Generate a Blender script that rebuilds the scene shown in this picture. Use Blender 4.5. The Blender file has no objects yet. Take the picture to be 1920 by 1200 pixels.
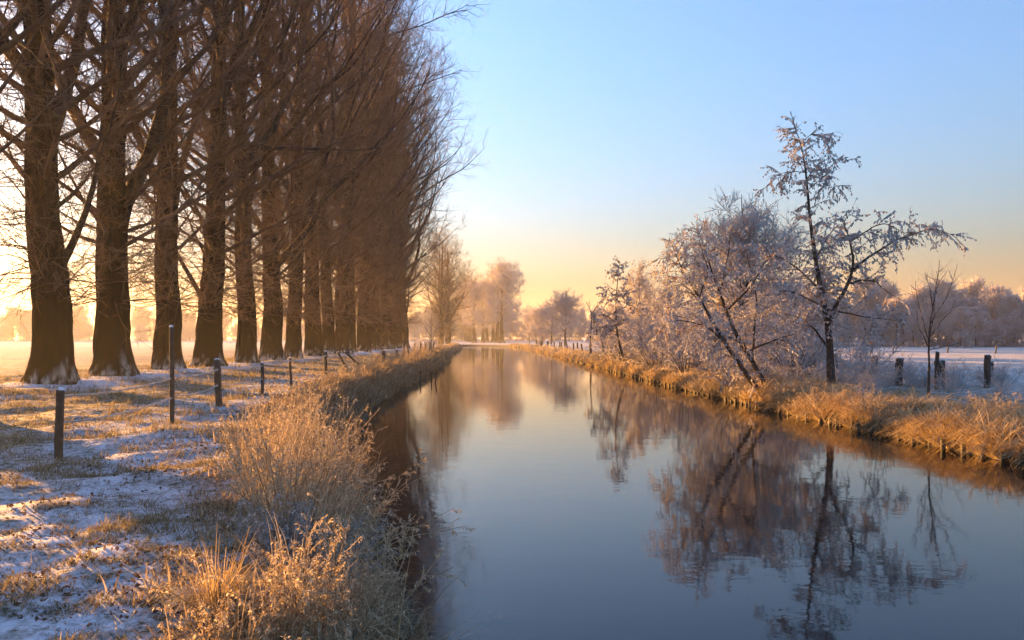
import bpy, math
import numpy as np
from mathutils import Vector

scene = bpy.context.scene
C = scene.collection
rad = math.radians

# ------------------------------------------------------------------ camera
CAM_Z = 1.7
cam_d = bpy.data.cameras.new("camera")
cam = bpy.data.objects.new("camera", cam_d); C.objects.link(cam)
cam.location = (0, 0, CAM_Z); cam.rotation_euler = (rad(90), 0, 0)
cam_d.sensor_width = 36; cam_d.lens = 28.125; cam_d.shift_y = 0.0167
cam_d.clip_start = 0.05; cam_d.clip_end = 8000
scene.camera = cam

# ------------------------------------------------------------------ sky, sun, exposure
SUN_AZ, SUN_EL = 44.5, 4.5           # degrees left of +Y, degrees above horizon
world = bpy.data.worlds.new("World"); scene.world = world; world.use_nodes = True
wn = world.node_tree.nodes; wl = world.node_tree.links; wn.clear()
sky = wn.new("ShaderNodeTexSky"); sky.sky_type = 'NISHITA'; sky.sun_disc = False
sky.sun_elevation = rad(SUN_EL); sky.sun_rotation = rad(-SUN_AZ)
sky.altitude = 0; sky.air_density = 1.5; sky.dust_density = 3.2; sky.ozone_density = 6.0
bg = wn.new("ShaderNodeBackground"); bg.inputs[1].default_value = 0.115
wo = wn.new("ShaderNodeOutputWorld")
hs = wn.new('ShaderNodeHueSaturation'); hs.inputs['Saturation'].default_value = .84
wl.new(sky.outputs[0], hs.inputs['Color']); wl.new(hs.outputs[0], bg.inputs[0]); wl.new(bg.outputs[0], wo.inputs[0])
sd = Vector((-math.sin(rad(SUN_AZ)) * math.cos(rad(SUN_EL)), math.cos(rad(SUN_AZ)) * math.cos(rad(SUN_EL)), math.sin(rad(SUN_EL))))
sun_l = bpy.data.lights.new("sun", 'SUN'); sun_l.energy = 5.0; sun_l.angle = rad(0.5); sun_l.color = (1.0, 0.47, 0.12)
sun = bpy.data.objects.new("sun", sun_l); C.objects.link(sun)
sun.rotation_euler = (-sd).to_track_quat('-Z', 'Y').to_euler(); sun.location = sd * 60
vs = scene.view_settings
vs.view_transform = 'Standard'; vs.look = 'None'; vs.gamma = 1.0; vs.use_curve_mapping = False
vs.exposure = 3.1
HAZE_DENSITY = 0.0004
cy = scene.cycles
cy.max_bounces = 5; cy.diffuse_bounces = 2; cy.glossy_bounces = 3; cy.transmission_bounces = 2
cy.volume_bounces = 0; cy.transparent_max_bounces = 4; cy.caustics_reflective = False; cy.caustics_refractive = False
cy.use_denoising = True

# ------------------------------------------------------------------ helpers
def link(o, parent=None):
    C.objects.link(o)
    if parent is not None: o.parent = parent
    return o

def tag(o, label=None, cat=None, group=None, kind=None):
    if label: o['label'] = label
    if cat: o['category'] = cat
    if group: o['group'] = group
    if kind: o['kind'] = kind
    return o

def empty(name, loc, rz=0.0, s=1.0):
    o = bpy.data.objects.new(name, None); o.location = loc; o.rotation_euler = (0, 0, rz); o.scale = (s, s, s)
    o.empty_display_size = 0.3
    return link(o)

class MB:
    """collects vertex blocks, quads, tris and a vertex colour"""
    def __init__(s): s.V = []; s.Q = []; s.T = []; s.K = []; s.n = 0
    def add(s, V, Q=None, T=None, col=None):
        V = np.asarray(V, float).reshape(-1, 3); m = len(V)
        if Q is not None and len(Q): s.Q.append(np.asarray(Q, np.int64).reshape(-1, 4) + s.n)
        if T is not None and len(T): s.T.append(np.asarray(T, np.int64).reshape(-1, 3) + s.n)
        if col is None: col = (1., 1., 1.)
        col = np.asarray(col, float)
        if col.ndim == 1: col = np.broadcast_to(col, (m, 3))
        s.K.append(col); s.V.append(V); s.n += m
        return s
    def mesh(s, name, mat, smooth=True):
        V = np.concatenate(s.V); K = np.concatenate(s.K)
        Q = np.concatenate(s.Q) if s.Q else np.zeros((0, 4), np.int64)
        T = np.concatenate(s.T) if s.T else np.zeros((0, 3), np.int64)
        me = bpy.data.meshes.new(name)
        me.vertices.add(len(V)); me.vertices.foreach_set("co", V.astype(np.float32).ravel())
        nl = Q.size + T.size
        me.loops.add(nl); me.loops.foreach_set("vertex_index", np.concatenate([Q.ravel(), T.ravel()]).astype(np.int32))
        me.polygons.add(len(Q) + len(T))
        st = np.concatenate([np.arange(len(Q)) * 4, Q.size + np.arange(len(T)) * 3]).astype(np.int32)
        me.polygons.foreach_set("loop_start", st)
        me.polygons.foreach_set("use_smooth", np.full(len(st), smooth))
        a = me.color_attributes.new("tint", 'FLOAT_COLOR', 'POINT')
        a.data.foreach_set("color", np.concatenate([K, np.ones((len(K), 1))], 1).astype(np.float32).ravel())
        me.update(calc_edges=True); me.validate()
        if mat: me.materials.append(mat)
        return me
    def build(s, name, mat, parent=None, smooth=True):
        return link(bpy.data.objects.new(name, s.mesh(name, mat, smooth)), parent)

def unit(v): return v / np.maximum(np.linalg.norm(v, axis=-1, keepdims=True), 1e-9)

def tubes(P, R, S, taper_tip=False):
    """P (N,K,3) R (N,K): tubes with S sides"""
    P = np.asarray(P, float); R = np.asarray(R, float)
    N, K, _ = P.shape
    T = np.empty_like(P); T[:, 1:-1] = P[:, 2:] - P[:, :-2]; T[:, 0] = P[:, 1] - P[:, 0]; T[:, -1] = P[:, -1] - P[:, -2]
    T = unit(T)
    m = unit(P[:, -1] - P[:, 0])
    ref = np.where(np.abs(m[:, 2:3]) > 0.8, np.array([[1., 0, 0]]), np.array([[0, 0, 1.]]))[:, None, :]
    U = unit(np.cross(T, np.broadcast_to(ref, T.shape))); W = np.cross(T, U)
    a = np.arange(S) / S * 2 * np.pi
    V = P[:, :, None, :] + R[:, :, None, None] * (np.cos(a)[:, None] * U[:, :, None, :] + np.sin(a)[:, None] * W[:, :, None, :])
    b = (np.arange(N) * K * S)[:, None, None]; k = (np.arange(K - 1) * S)[None, :, None]; j = np.arange(S)[None, None, :]; j2 = (j + 1) % S
    Q = np.stack([b + k + j, b + k + j2, b + k + S + j2, b + k + S + j], -1).reshape(-1, 4)
    return V.reshape(-1, 3), Q

def cones(P0, P1, r, rng):
    """single tapered 3-sided twigs"""
    N = len(P0); T = unit(P1 - P0)
    ref = unit(rng.normal(size=(N, 3))); U = unit(np.cross(T, ref)); W = np.cross(T, U)
    V = np.empty((N, 4, 3))
    for i in range(3):
        a = i * 2.0944; V[:, i] = P0 + r[:, None] * (math.cos(a) * U + math.sin(a) * W)
    V[:, 3] = P1
    b = np.arange(N)[:, None] * 4
    F = np.concatenate([b + np.array([[0, 1, 3]]), b + np.array([[1, 2, 3]]), b + np.array([[2, 0, 3]])])
    return V.reshape(-1, 3), F

def grow(p0, d0, L, K, rng, up=0.05, wob=0.12):
    N = len(p0); P = np.empty((N, K + 1, 3)); P[:, 0] = p0; d = unit(d0)
    for i in range(K):
        d = d + rng.normal(size=(N, 3)) * wob; d[:, 2] += up
        d = unit(d); P[:, i + 1] = P[:, i] + d * (L / K)[:, None]
    return P

def spawn(P, n, rng, tmin, tmax, ang, dang=12):
    """n children per branch (int or array). returns start, direction, t, parent index"""
    N, K, _ = P.shape
    idx = np.repeat(np.arange(N), n)
    t = rng.uniform(tmin, tmax, len(idx)); f = t * (K - 1); k = np.minimum(f.astype(int), K - 2); f = (f - k)[:, None]
    A = P[idx, k]; B = P[idx, k + 1]
    p = A * (1 - f) + B * f; T = unit(B - A)
    perp = unit(np.cross(T, unit(rng.normal(size=T.shape))))
    a = np.radians(ang + rng.normal(size=len(idx)) * dang)[:, None]
    return p, T * np.cos(a) + perp * np.sin(a), t, idx

_lat = {}
def vnoise(x, y, seed=0):
    if seed not in _lat: _lat[seed] = np.random.default_rng(900 + seed).random((256, 256))
    g = _lat[seed]; x = np.asarray(x, float); y = np.asarray(y, float)
    xi = np.floor(x).astype(int); yi = np.floor(y).astype(int); fx = x - xi; fy = y - yi
    fx = fx * fx * (3 - 2 * fx); fy = fy * fy * (3 - 2 * fy)
    a = g[xi % 256, yi % 256]; b = g[(xi + 1) % 256, yi % 256]; c = g[xi % 256, (yi + 1) % 256]; d = g[(xi + 1) % 256, (yi + 1) % 256]
    return (a * (1 - fx) + b * fx) * (1 - fy) + (c * (1 - fx) + d * fx) * fy

# ------------------------------------------------------------------ materials
def material(name, base, rough=0.8, noise=None, bump=None, tint=True, transl=0.0, spec=0.2):
    """base colour x vertex tint x object-space noise; bump=(scale, strength, distance, stretch)"""
    m = bpy.data.materials.new(name); m.use_nodes = True
    n = m.node_tree.nodes; l = m.node_tree.links; n.clear()
    out = n.new("ShaderNodeOutputMaterial"); p = n.new("ShaderNodeBsdfPrincipled")
    p.inputs["Roughness"].default_value = rough; p.inputs["Specular IOR Level"].default_value = spec
    col = n.new("ShaderNodeRGB"); col.outputs[0].default_value = (*base, 1); cur = col.outputs[0]
    tc = n.new("ShaderNodeTexCoord")
    if tint:
        at = n.new("ShaderNodeAttribute"); at.attribute_name = "tint"
        mx = n.new("ShaderNodeMix"); mx.data_type = 'RGBA'; mx.blend_type = 'MULTIPLY'; mx.inputs[0].default_value = 1
        l.new(cur, mx.inputs[6]); l.new(at.outputs[0], mx.inputs[7]); cur = mx.outputs[2]
    if noise:
        sc, c2, lo, hi = noise[:4]
        nz = n.new("ShaderNodeTexNoise"); nz.inputs["Scale"].default_value = sc; nz.inputs["Detail"].default_value = 5
        mq = n.new("ShaderNodeMapping"); mq.inputs["Scale"].default_value = (1, 1, noise[4] if len(noise) > 4 else 1)
        l.new(tc.outputs["Object"], mq.inputs[0]); l.new(mq.outputs[0], nz.inputs["Vector"])
        rp = n.new("ShaderNodeMapRange"); rp.inputs[1].default_value = lo; rp.inputs[2].default_value = hi
        l.new(nz.outputs[0], rp.inputs[0])
        mx = n.new("ShaderNodeMix"); mx.data_type = 'RGBA'
        l.new(rp.outputs[0], mx.inputs[0]); l.new(cur, mx.inputs[6]); mx.inputs[7].default_value = (*c2, 1); cur = mx.outputs[2]
    l.new(cur, p.inputs["Base Color"])
    if bump:
        sc, st, dist, stretch = bump
        mp = n.new("ShaderNodeMapping"); mp.inputs["Scale"].default_value = (1, 1, stretch); l.new(tc.outputs["Object"], mp.inputs[0])
        nz = n.new("ShaderNodeTexNoise"); nz.inputs["Scale"].default_value = sc; nz.inputs["Detail"].default_value = 4
        l.new(mp.outputs[0], nz.inputs["Vector"])
        b = n.new("ShaderNodeBump"); b.inputs["Strength"].default_value = st; b.inputs["Distance"].default_value = dist
        l.new(nz.outputs[0], b.inputs["Height"]); l.new(b.outputs[0], p.inputs["Normal"])
    sh = p.outputs[0]
    if transl:
        tr = n.new("ShaderNodeBsdfTranslucent"); l.new(cur, tr.inputs[0])
        ms = n.new("ShaderNodeMixShader"); ms.inputs[0].default_value = transl
        l.new(sh, ms.inputs[1]); l.new(tr.outputs[0], ms.inputs[2]); sh = ms.outputs[0]
    l.new(sh, out.inputs[0])
    return m

M = {}
M['bark'] = material('poplar_bark', (0.021, 0.0135, 0.0065), 0.9, (7.0, (0.008, 0.0055, 0.003), .42, .62, .12), (9, 1.0, 0.06, 0.12), spec=0.0)
M['limb'] = material('limb_bark', (0.036, 0.025, 0.016), 0.9, (2.0, (0.085, 0.066, 0.05), .5, .75), (14, .6, 0.02, 0.4))
M['twig'] = material('poplar_twig', (0.17, 0.115, 0.07), 0.85, (0.9, (0.30, 0.23, 0.17), .45, .7), transl=0.3)
M['alder_bark'] = material('alder_bark', (0.045, 0.034, 0.028), 0.9, (6, (0.16, 0.14, 0.13), .52, .75), (20, .7, 0.02, .5))
M['frost_twig'] = material('frosted_twig', (0.72, 0.69, 0.68), 0.8, (1.1, (0.52, 0.45, 0.41), .45, .65), transl=0.3)
M['far_twig'] = material('far_frosted_twig', (0.60, 0.57, 0.58), 0.85, (0.3, (0.52, 0.47, 0.45), .42, .62), transl=0.3)
M['leaf'] = material('frosted_leaf', (1, 1, 1), 0.75, transl=0.3)
M['stalk'] = material('frosted_stalk', (1, 1, 1), 0.8, transl=0.35)
M['grass'] = material('frosted_grass', (1, 1, 1), 0.8, transl=0.35)
M['litter'] = material('dead_leaf', (1, 1, 1), 0.8, transl=0.15)
M['post'] = material('weathered_post', (0.06, 0.045, 0.032), 0.9, (7, (0.12, 0.10, 0.085), .5, .75), (25, .8, 0.02, 0.12))
M['stake'] = material('wet_stake', (0.022, 0.015, 0.010), 0.6, (9, (0.045, 0.032, 0.022), .5, .8), (30, .7, 0.01, 0.15))
M['frost'] = material('hoar_frost', (0.75, 0.76, 0.78), 0.7, bump=(40, .6, 0.01, 1))
M['wire'] = material('frosted_wire', (0.62, 0.56, 0.50), 0.7, transl=0.2)

# ------------------------------------------------------------------ terrain
WATER = -0.9
def interp(tab):
    xs = np.array([a for a, _ in tab], float); ys = np.array([b for _, b in tab], float)
    return lambda v: np.interp(v, xs, ys)
Xl = interp([(-60, 1.5), (2, 0.1), (4.5, -0.35), (7, -0.75), (10, -1.7), (14.5, -3.0), (20, -4.0), (26, -4.7), (32, -5.2), (48, -5.6), (67, -5.9),
             (90, -7.2), (118, -9.0), (160, -10.6), (200, -12.5), (214, -15), (222, -30), (228, -70), (236, -240), (260, -900), (1600, -1500)])
Xr = interp([(-60, 14), (2, 11.8), (15, 10.4), (27, 9.2), (38, 8.45), (60, 7.6), (97, 6.4), (140, 5.0), (195, 2.8), (222, -2.5), (236, -14), (246, -50), (256, -200), (280, -860), (1600, -1400)])

def gz(X, Y):
    X = np.asarray(X, float); Y = np.asarray(Y, float)
    a = Xl(Y) - X; b = X - Xr(Y)
    jag = 0.35 * (vnoise(Y * 0.7, Y * 0 + 3, 5) - .5)
    und = 0.16 * (vnoise(X * .35, Y * .35, 1) - .5) + 0.12 * (vnoise(X * 1.1, Y * 1.1, 2) - .5)
    fine = np.clip(1 - Y / 40, 0, 1) * (0.06 * (vnoise(X * 3.1, Y * 3.1, 3) - .5) + 0.035 * (vnoise(X * 8, Y * 8, 4) - .5))
    s = np.clip((a + jag) / 1.7, -1, 1)
    zl = np.where(s > 0, WATER - 0.05 + (0 - WATER + 0.05) * np.sin(np.clip(s, 0, 1) * math.pi / 2) ** 0.9, WATER - 0.05 + s * 1.2)
    zl = zl + (und + fine) * np.clip(s, 0, 1)
    # roots raise the ground a little along the poplar row
    zl = zl + 0.16 * np.exp(-((X + 16) / 1.8) ** 2) * (Y < 125)
    s2 = np.clip(b / 0.35, -1, 1)
    zr = np.where(s2 > 0, WATER - 0.05 + 0.32 * np.clip(s2, 0, 1) + 0.24 * np.clip(b / 1.6, 0, 1) ** 0.7, WATER - 0.05 + np.clip(b / 2.0, -1, 0) * 1.2)
    zr = zr + (und + fine) * np.clip(b / 1.5, 0, 1) * 1.2
    return np.where(a > -(Xr(Y) - Xl(Y)) / 2, zl, zr)
def g1(x, y): return float(gz(np.array([x]), np.array([y]))[0])

ROW = [(-16.0 + o, y, s) for y, o, s in [(20.9, 0, .86), (27.4, .25, 1.0), (31.9, .1, .92), (37.4, -.1, .96), (42.5, 0, .92), (47.3, .3, .92), (54.0, -.3, .95), (59.6, -.3, .95), (65.0, 0, .95)]]
yy = 70.0
for i in range(10): ROW.append((-16.1 + .25 * math.sin(i * 2.3), yy, .93 + .05 * math.sin(i * 1.7))); yy += 5.2

def ground():
    ys = np.concatenate([[-60, -20, -5, 0, 1.5], 2.4 * np.exp(np.arange(0, 376) * 0.0171), [1800]])
    av = np.concatenate([[3000, 1200, 600, 300, 180, 120, 90, 70, 55, 44, 36, 30], np.arange(26, 16, -.8), np.arange(16, 9, -.22), np.arange(9, 0.01, -.09), [0]])
    ch = np.linspace(0.06, 0.94, 12); bv = np.concatenate([np.arange(0, 3, .12), np.arange(3, 14, .4), np.arange(14, 40, 2), [46, 55, 70, 90, 120, 180, 300, 600, 1200, 3000]])
    A = Xl(ys)[:, None]; B = Xr(ys)[:, None]
    X = np.concatenate([A - av[None], A + (B - A) * ch[None], B + bv[None]], 1)
    Y = np.broadcast_to(ys[:, None], X.shape)
    Z = gz(X, Y)
    n, k = X.shape
    V = np.stack([X, Y, Z], -1).reshape(-1, 3)
    i = (np.arange(n - 1) * k)[:, None]; j = np.arange(k - 1)[None]
    Q = np.stack([i + j, i + j + 1, i + k + j + 1, i + k + j], -1).reshape(-1, 4)
    # r: snow cover lying at the tree feet and in the swale; g: bare mud of the bank; b: frosted field
    sn = np.zeros(X.shape)
    for tx, ty, s in ROW: sn = np.maximum(sn, np.exp(-(((X - tx) / 2.0) ** 2 + ((Y - ty) / 2.0) ** 2)))
    swale = np.exp(-((X - (Xl(Y) - 3.2)) / 1.8) ** 2) * (Y < 40) * 0.45
    sn = np.clip(np.maximum(sn * 1.4, swale), 0, 1)
    mud = ((Z < WATER + 0.35) & (Z < -0.3)).astype(float)
    field = np.clip((X - Xr(Y) - 6) / 10, 0, 1) + np.clip((-20 - X) / 20, 0, 1) * .45 + np.clip((Y - 90) / 60, 0, 1) * .5
    col = np.stack([sn, mud, np.clip(field, 0, 1)], -1).reshape(-1, 3)
    m = bpy.data.materials.new("frosty_ground"); m.use_nodes = True
    nd = m.node_tree.nodes; l = m.node_tree.links; p = nd["Principled BSDF"]; p.inputs["Roughness"].default_value = .85; p.inputs["Specular IOR Level"].default_value = .15
    tc = nd.new("ShaderNodeTexCoord")
    def noise(sc, det=6, rough=.6):
        z = nd.new("ShaderNodeTexNoise"); z.inputs["Scale"].default_value = sc; z.inputs["Detail"].default_value = det; z.inputs["Roughness"].default_value = rough
        l.new(tc.outputs["Object"], z.inputs["Vector"]); return z.outputs[0]
    def math_(op, a, b):
        z = nd.new("ShaderNodeMath"); z.operation = op
        for q, v in enumerate((a, b)):
            if isinstance(v, (int, float)): z.inputs[q].default_value = v
            else: l.new(v, z.inputs[q])
        return z.outputs[0]
    def ramp(v, lo, hi):
        z = nd.new("ShaderNodeMapRange"); z.inputs[1].default_value = lo; z.inputs[2].default_value = hi; l.new(v, z.inputs[0]); return z.outputs[0]
    def mix(f, a, b):
        z = nd.new("ShaderNodeMix"); z.data_type = 'RGBA'
        l.new(f, z.inputs[0])
        for q, v in ((6, a), (7, b)):
            if isinstance(v, tuple): z.inputs[q].default_value = (*v, 1)
            else: l.new(v, z.inputs[q])
        return z.outputs[2]
    at = nd.new("ShaderNodeAttribute"); at.attribute_name = "tint"
    sp = nd.new("ShaderNodeSeparateColor"); l.new(at.outputs[0], sp.inputs[0])
    big, mid, small = noise(.55, 3), noise(3.2, 6, .65), noise(17, 5, .7)
    turf = mix(ramp(small, .35, .65), (.08, .068, .03), (.27, .22, .11))
    turf = mix(ramp(mid, .52, .7), turf, (.085, .045, .022))
    cov = math_('ADD', math_('ADD', math_('MULTIPLY', mid, .75), math_('MULTIPLY', small, .75)), math_('MULTIPLY', big, .32))
    cov = math_('ADD', cov, math_('MULTIPLY', sp.outputs[0], .38))
    snow = ramp(cov, .87, 1.12)
    c = mix(snow, turf, (.62, .63, .66))
    frost = mix(ramp(math_('ADD', math_('MULTIPLY', big, .5), math_('MULTIPLY', mid, .5)), .3, .7), (.38, .35, .28), (.66, .64, .62))
    c = mix(math_('MULTIPLY', sp.outputs[2], .92), c, frost)
    c = mix(sp.outputs[1], c, (.028, .02, .013))
    l.new(c, p.inputs["Base Color"])
    b = nd.new("ShaderNodeBump"); b.inputs["Strength"].default_value = .9; b.inputs["Distance"].default_value = .05
    l.new(math_('ADD', math_('ADD', math_('MULTIPLY', mid, .7), math_('MULTIPLY', small, .5)), math_('MULTIPLY', snow, .35)), b.inputs["Height"]); l.new(b.outputs[0], p.inputs["Normal"])
    o = MB().add(V, Q, col=col).build("ground", m); tag(o, kind='structure'); return o
ground()

def river():
    m = bpy.data.materials.new("river_water"); m.use_nodes = True
    nd = m.node_tree.nodes; l = m.node_tree.links; p = nd["Principled BSDF"]
    p.inputs["Base Color"].default_value = (.006, .008, .009, 1); p.inputs["Roughness"].default_value = .03; p.inputs["IOR"].default_value = 1.333
    tc = nd.new("ShaderNodeTexCoord"); prev = None
    for sc, st, dist, sx in ((.9, .25, .012, 1.6), (5.5, .3, .003, 1.3)):
        mp = nd.new("ShaderNodeMapping"); mp.inputs["Scale"].default_value = (1, sx, 1); l.new(tc.outputs["Object"], mp.inputs[0])
        z = nd.new("ShaderNodeTexNoise"); z.inputs["Scale"].default_value = sc; z.inputs["Detail"].default_value = 3; l.new(mp.outputs[0], z.inputs["Vector"])
        b = nd.new("ShaderNodeBump"); b.inputs["Strength"].default_value = st; b.inputs["Distance"].default_value = dist
        l.new(z.outputs[0], b.inputs["Height"])
        if prev: l.new(prev, b.inputs["Normal"])
        prev = b.outputs[0]
    l.new(prev, p.inputs["Normal"])
    ys = np.concatenate([np.arange(-60, 200, 4), np.arange(200, 300, 2), [400, 1600]])
    A = Xl(ys) - 1.2; B = Xr(ys) + 0.8; u = np.linspace(0, 1, 6)
    X = A[:, None] + (B - A)[:, None] * u[None]; Y = np.broadcast_to(ys[:, None], X.shape); n, k = X.shape
    V = np.stack([X, Y, np.full(X.shape, WATER)], -1).reshape(-1, 3)
    i = (np.arange(n - 1) * k)[:, None]; j = np.arange(k - 1)[None]
    Q = np.stack([i + j, i + j + 1, i + k + j + 1, i + k + j], -1).reshape(-1, 4)
    o = MB().add(V, Q).build("river_water", m); tag(o, kind='structure')
river()

# haze: closed box round camera and scene
def haze():
    lo = (-4600, -70, -4.0); hi = (4600, 1850, 47.0)
    V = [(x, y, z) for x in (lo[0], hi[0]) for y in (lo[1], hi[1]) for z in (lo[2], hi[2])]
    Q = [(0, 1, 3, 2), (4, 6, 7, 5), (0, 4, 5, 1), (2, 3, 7, 6), (0, 2, 6, 4), (1, 5, 7, 3)]
    m = bpy.data.materials.new("haze"); m.use_nodes = True; n = m.node_tree.nodes; n.clear()
    v = n.new("ShaderNodeVolumePrincipled"); v.inputs["Color"].default_value = (.93, .93, .94, 1)
    v.inputs["Density"].default_value = HAZE_DENSITY; v.inputs["Anisotropy"].default_value = 0.35
    out = n.new("ShaderNodeOutputMaterial"); m.node_tree.links.new(v.outputs[0], out.inputs["Volume"])
    o = MB().add(V, Q).build("haze", m, smooth=False); tag(o, kind='stuff')
haze()

# ------------------------------------------------------------------ trees
def trunk_mesh(path, rtab, H, rng, sides=26, flare=0.35, snow=True):
    """path (K,3); radius table; buttressed foot and furrowed bark ridges"""
    K = len(path); z = path[:, 2]
    r = np.interp(z, [a for a, _ in rtab], [b for _, b in rtab])
    th = np.arange(sides) / sides * 2 * np.pi
    ph = rng.uniform(0, 6.28, 4)
    lob = (np.cos(5 * th + ph[0]) + .7 * np.cos(3 * th + ph[1]) + .4 * np.cos(8 * th + ph[2])) / 2.1
    f = np.exp(-np.clip(z - .1, 0, None) / .5)[:, None]
    ridge = .045 * np.cos(11 * th + ph[3] + np.sin(z * 1.3)[:, None] * .9) * np.ones((K, 1))
    R = r[:, None] * (1 + flare * f * (lob[None] * 1.0 + .9) + ridge + rng.normal(size=(K, sides)) * .012)
    V = np.stack([path[:, 0:1] + R * np.cos(th), path[:, 1:2] + R * np.sin(th), np.repeat(z[:, None], sides, 1)], -1)
    i = (np.arange(K - 1) * sides)[:, None]; j = np.arange(sides)[None]; j2 = (j + 1) % sides
    Q = np.stack([i + j, i + j2, i + sides + j2, i + sides + j], -1).reshape(-1, 4)
    col = np.ones((K, sides, 3))
    if snow:   # rime caught on the root spurs
        k = np.clip(1.25 - (z[:, None] - .1) / (0.40 + .75 * np.clip(lob[None], 0, 1)), 0, 1) * (rng.random((K, sides)) > .45)
        col = col * (1 + 24 * k[..., None] * np.array([1, 1.35, 2.2]))
    return MB().add(V.reshape(-1, 3), Q, col=col.reshape(-1, 3))

def interp_r(tab, z): return np.interp(z, [a for a, _ in tab], [b for _, b in tab])

def build_tree(seed, H, rtab, nl, zlo, Ltab, angtab, up1=.10, nsep=12, l2=1.6, len2=(.28, .12), n3=8, len3=(.8, 1.5), n4=4, len4=(.35, .8),
               rt=(.022, .009, .006), epi=0, leaders=(), lean=(0, 0), flare=.35, sides=26, wob=.05, k3=2, zhi=.96, lwob=.13, a2=50):
    rng = np.random.default_rng(seed)
    K = 44
    z = H * np.linspace(0, 1, K) ** 1.7; z[0] = -.35
    w = np.cumsum(rng.normal(size=(K, 2)) * wob * np.sqrt(np.maximum(np.gradient(z), .02))[:, None], 0); w -= w[0]
    path = np.stack([w[:, 0] + lean[0] * z, w[:, 1] + lean[1] * z, z], -1)
    trunk = trunk_mesh(path, rtab, H, rng, sides, flare)
    def onp(zz): return np.stack([np.interp(zz, z, path[:, 0]), np.interp(zz, z, path[:, 1]), zz], -1)
    zz = np.sort(zlo + (H * zhi - zlo) * rng.random(nl) ** 1.15)
    az = np.arange(nl) * 2.39996 + rng.normal(size=nl) * .35
    ang = np.radians(interp_r(angtab, zz) + rng.normal(size=nl) * 7)
    L = interp_r(Ltab, zz) * rng.uniform(.75, 1.02, nl)
    d = np.stack([np.sin(ang) * np.cos(az), np.sin(ang) * np.sin(az), np.cos(ang)], -1)
    R0 = np.minimum(.0135 * L + .008, interp_r(rtab, zz) * .55)
    for (lz, laz, lang, lL, lr) in leaders:
        zz = np.append(zz, lz); L = np.append(L, lL); R0 = np.append(R0, lr); a = rad(lang); b = rad(laz)
        d = np.vstack([d, [math.sin(a) * math.cos(b), math.sin(a) * math.sin(b), math.cos(a)]])
    p0 = onp(zz)
    K1 = 9
    P1 = grow(p0, d, L, K1, rng, up=up1, wob=lwob)
    tt = np.linspace(0, 1, K1 + 1)
    R1 = R0[:, None] * (1 - tt[None] ** .8) + .010
    order = np.argsort(-R0); sep = order[:nsep]; rest = order[nsep:]
    limbs = []
    for s in sep:
        V, Q = tubes(P1[s:s + 1], R1[s:s + 1], 8); limbs.append(MB().add(V, Q))
    crown = MB()
    if len(rest): crown.add(*tubes(P1[rest], R1[rest], 5), col=(.75, .72, .7))
    n2 = np.maximum((L * l2).astype(int), 2)
    p, dd, t, idx = spawn(P1, n2, rng, .12, 1, a2)
    L2 = L[idx] * (len2[0] - len2[1] * t) * rng.uniform(.6, 1.25, len(t)) + .35
    P2 = grow(p, dd, L2, 4, rng, up=up1 * .8, wob=.19)
    r2 = np.minimum(rt[0], R1[idx, 4] * .8)[:, None] * np.linspace(1, .35, 5)[None] * (.6 + .25 * L2[:, None])
    crown.add(*tubes(P2, np.clip(r2, rt[1] * .8, None), 4), col=(.85, .8, .78))
    allP2 = [P2]
    if epi:
        ze = 3.3 + (min(17, H * .5) - 3.3) * rng.random(epi) ** 1.5 ; a = rng.uniform(0, 6.283, epi); rr = interp_r(rtab, ze) * .9
        pe = onp(ze) + np.stack([rr * np.cos(a), rr * np.sin(a), ze * 0], -1); el = rng.normal(.15, .35, epi)
        de = np.stack([np.cos(a) * np.cos(el), np.sin(a) * np.cos(el), np.sin(el)], -1)
        Pe = grow(pe, de, rng.uniform(.7, 2.8, epi), 4, rng, up=-.01, wob=.2)
        crown.add(*tubes(Pe, np.broadcast_to(np.linspace(.022, .009, 5)[None], (epi, 5)), 4), col=(.9, .85, .8)); allP2.append(Pe)
    P2 = np.concatenate(allP2)
    p, dd, t, idx = spawn(P2, n3, rng, .1, 1, 40, 15)
    P3 = grow(p, dd, rng.uniform(*len3, len(p)), k3, rng, up=up1 * 1.2, wob=.16)
    v = rng.uniform(.75, 1.2, (len(p), 1, 1))
    V, Q = tubes(P3, np.broadcast_to(np.linspace(rt[1], rt[2], k3 + 1)[None], P3.shape[:2]), 3)
    crown.add(V, Q, col=np.broadcast_to(v, (len(p), (k3 + 1) * 3, 3)).reshape(-1, 3))
    if n4:
        p, dd, t, idx = spawn(P3, n4, rng, .1, 1, 38, 15)
        L4 = rng.uniform(*len4, len(p)); dd[:, 2] += .1
        v = rng.uniform(.8, 1.35, (len(p), 1, 1))
        V, F = cones(p, p + unit(dd) * L4[:, None], np.full(len(p), rt[2] * 1.1), rng)
        crown.add(V, None, F, col=np.broadcast_to(v, (len(p), 4, 3)).reshape(-1, 3))
    return trunk, limbs, crown

def tree_kit(mats, **kw):
    t, ls, c = build_tree(**kw)
    return dict(trunk=t.mesh("trunk", mats[0]), limbs=[b.mesh("limb", mats[1]) for b in ls], crown=c.mesh("crown", mats[2]))

def place_tree(kit, name, label, loc, rz=0, s=1.0, group=None, sz=None, cat="tree", limbs=True):
    e = empty(name, loc, rz, s)
    if sz: e.scale = (s, s, s * sz)
    tag(e, label, cat, group)
    link(bpy.data.objects.new("trunk", kit['trunk']), e)
    for m in kit['limbs']: link(bpy.data.objects.new("limb", m), e)
    link(bpy.data.objects.new("crown", kit['crown']), e)
    return e

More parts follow.
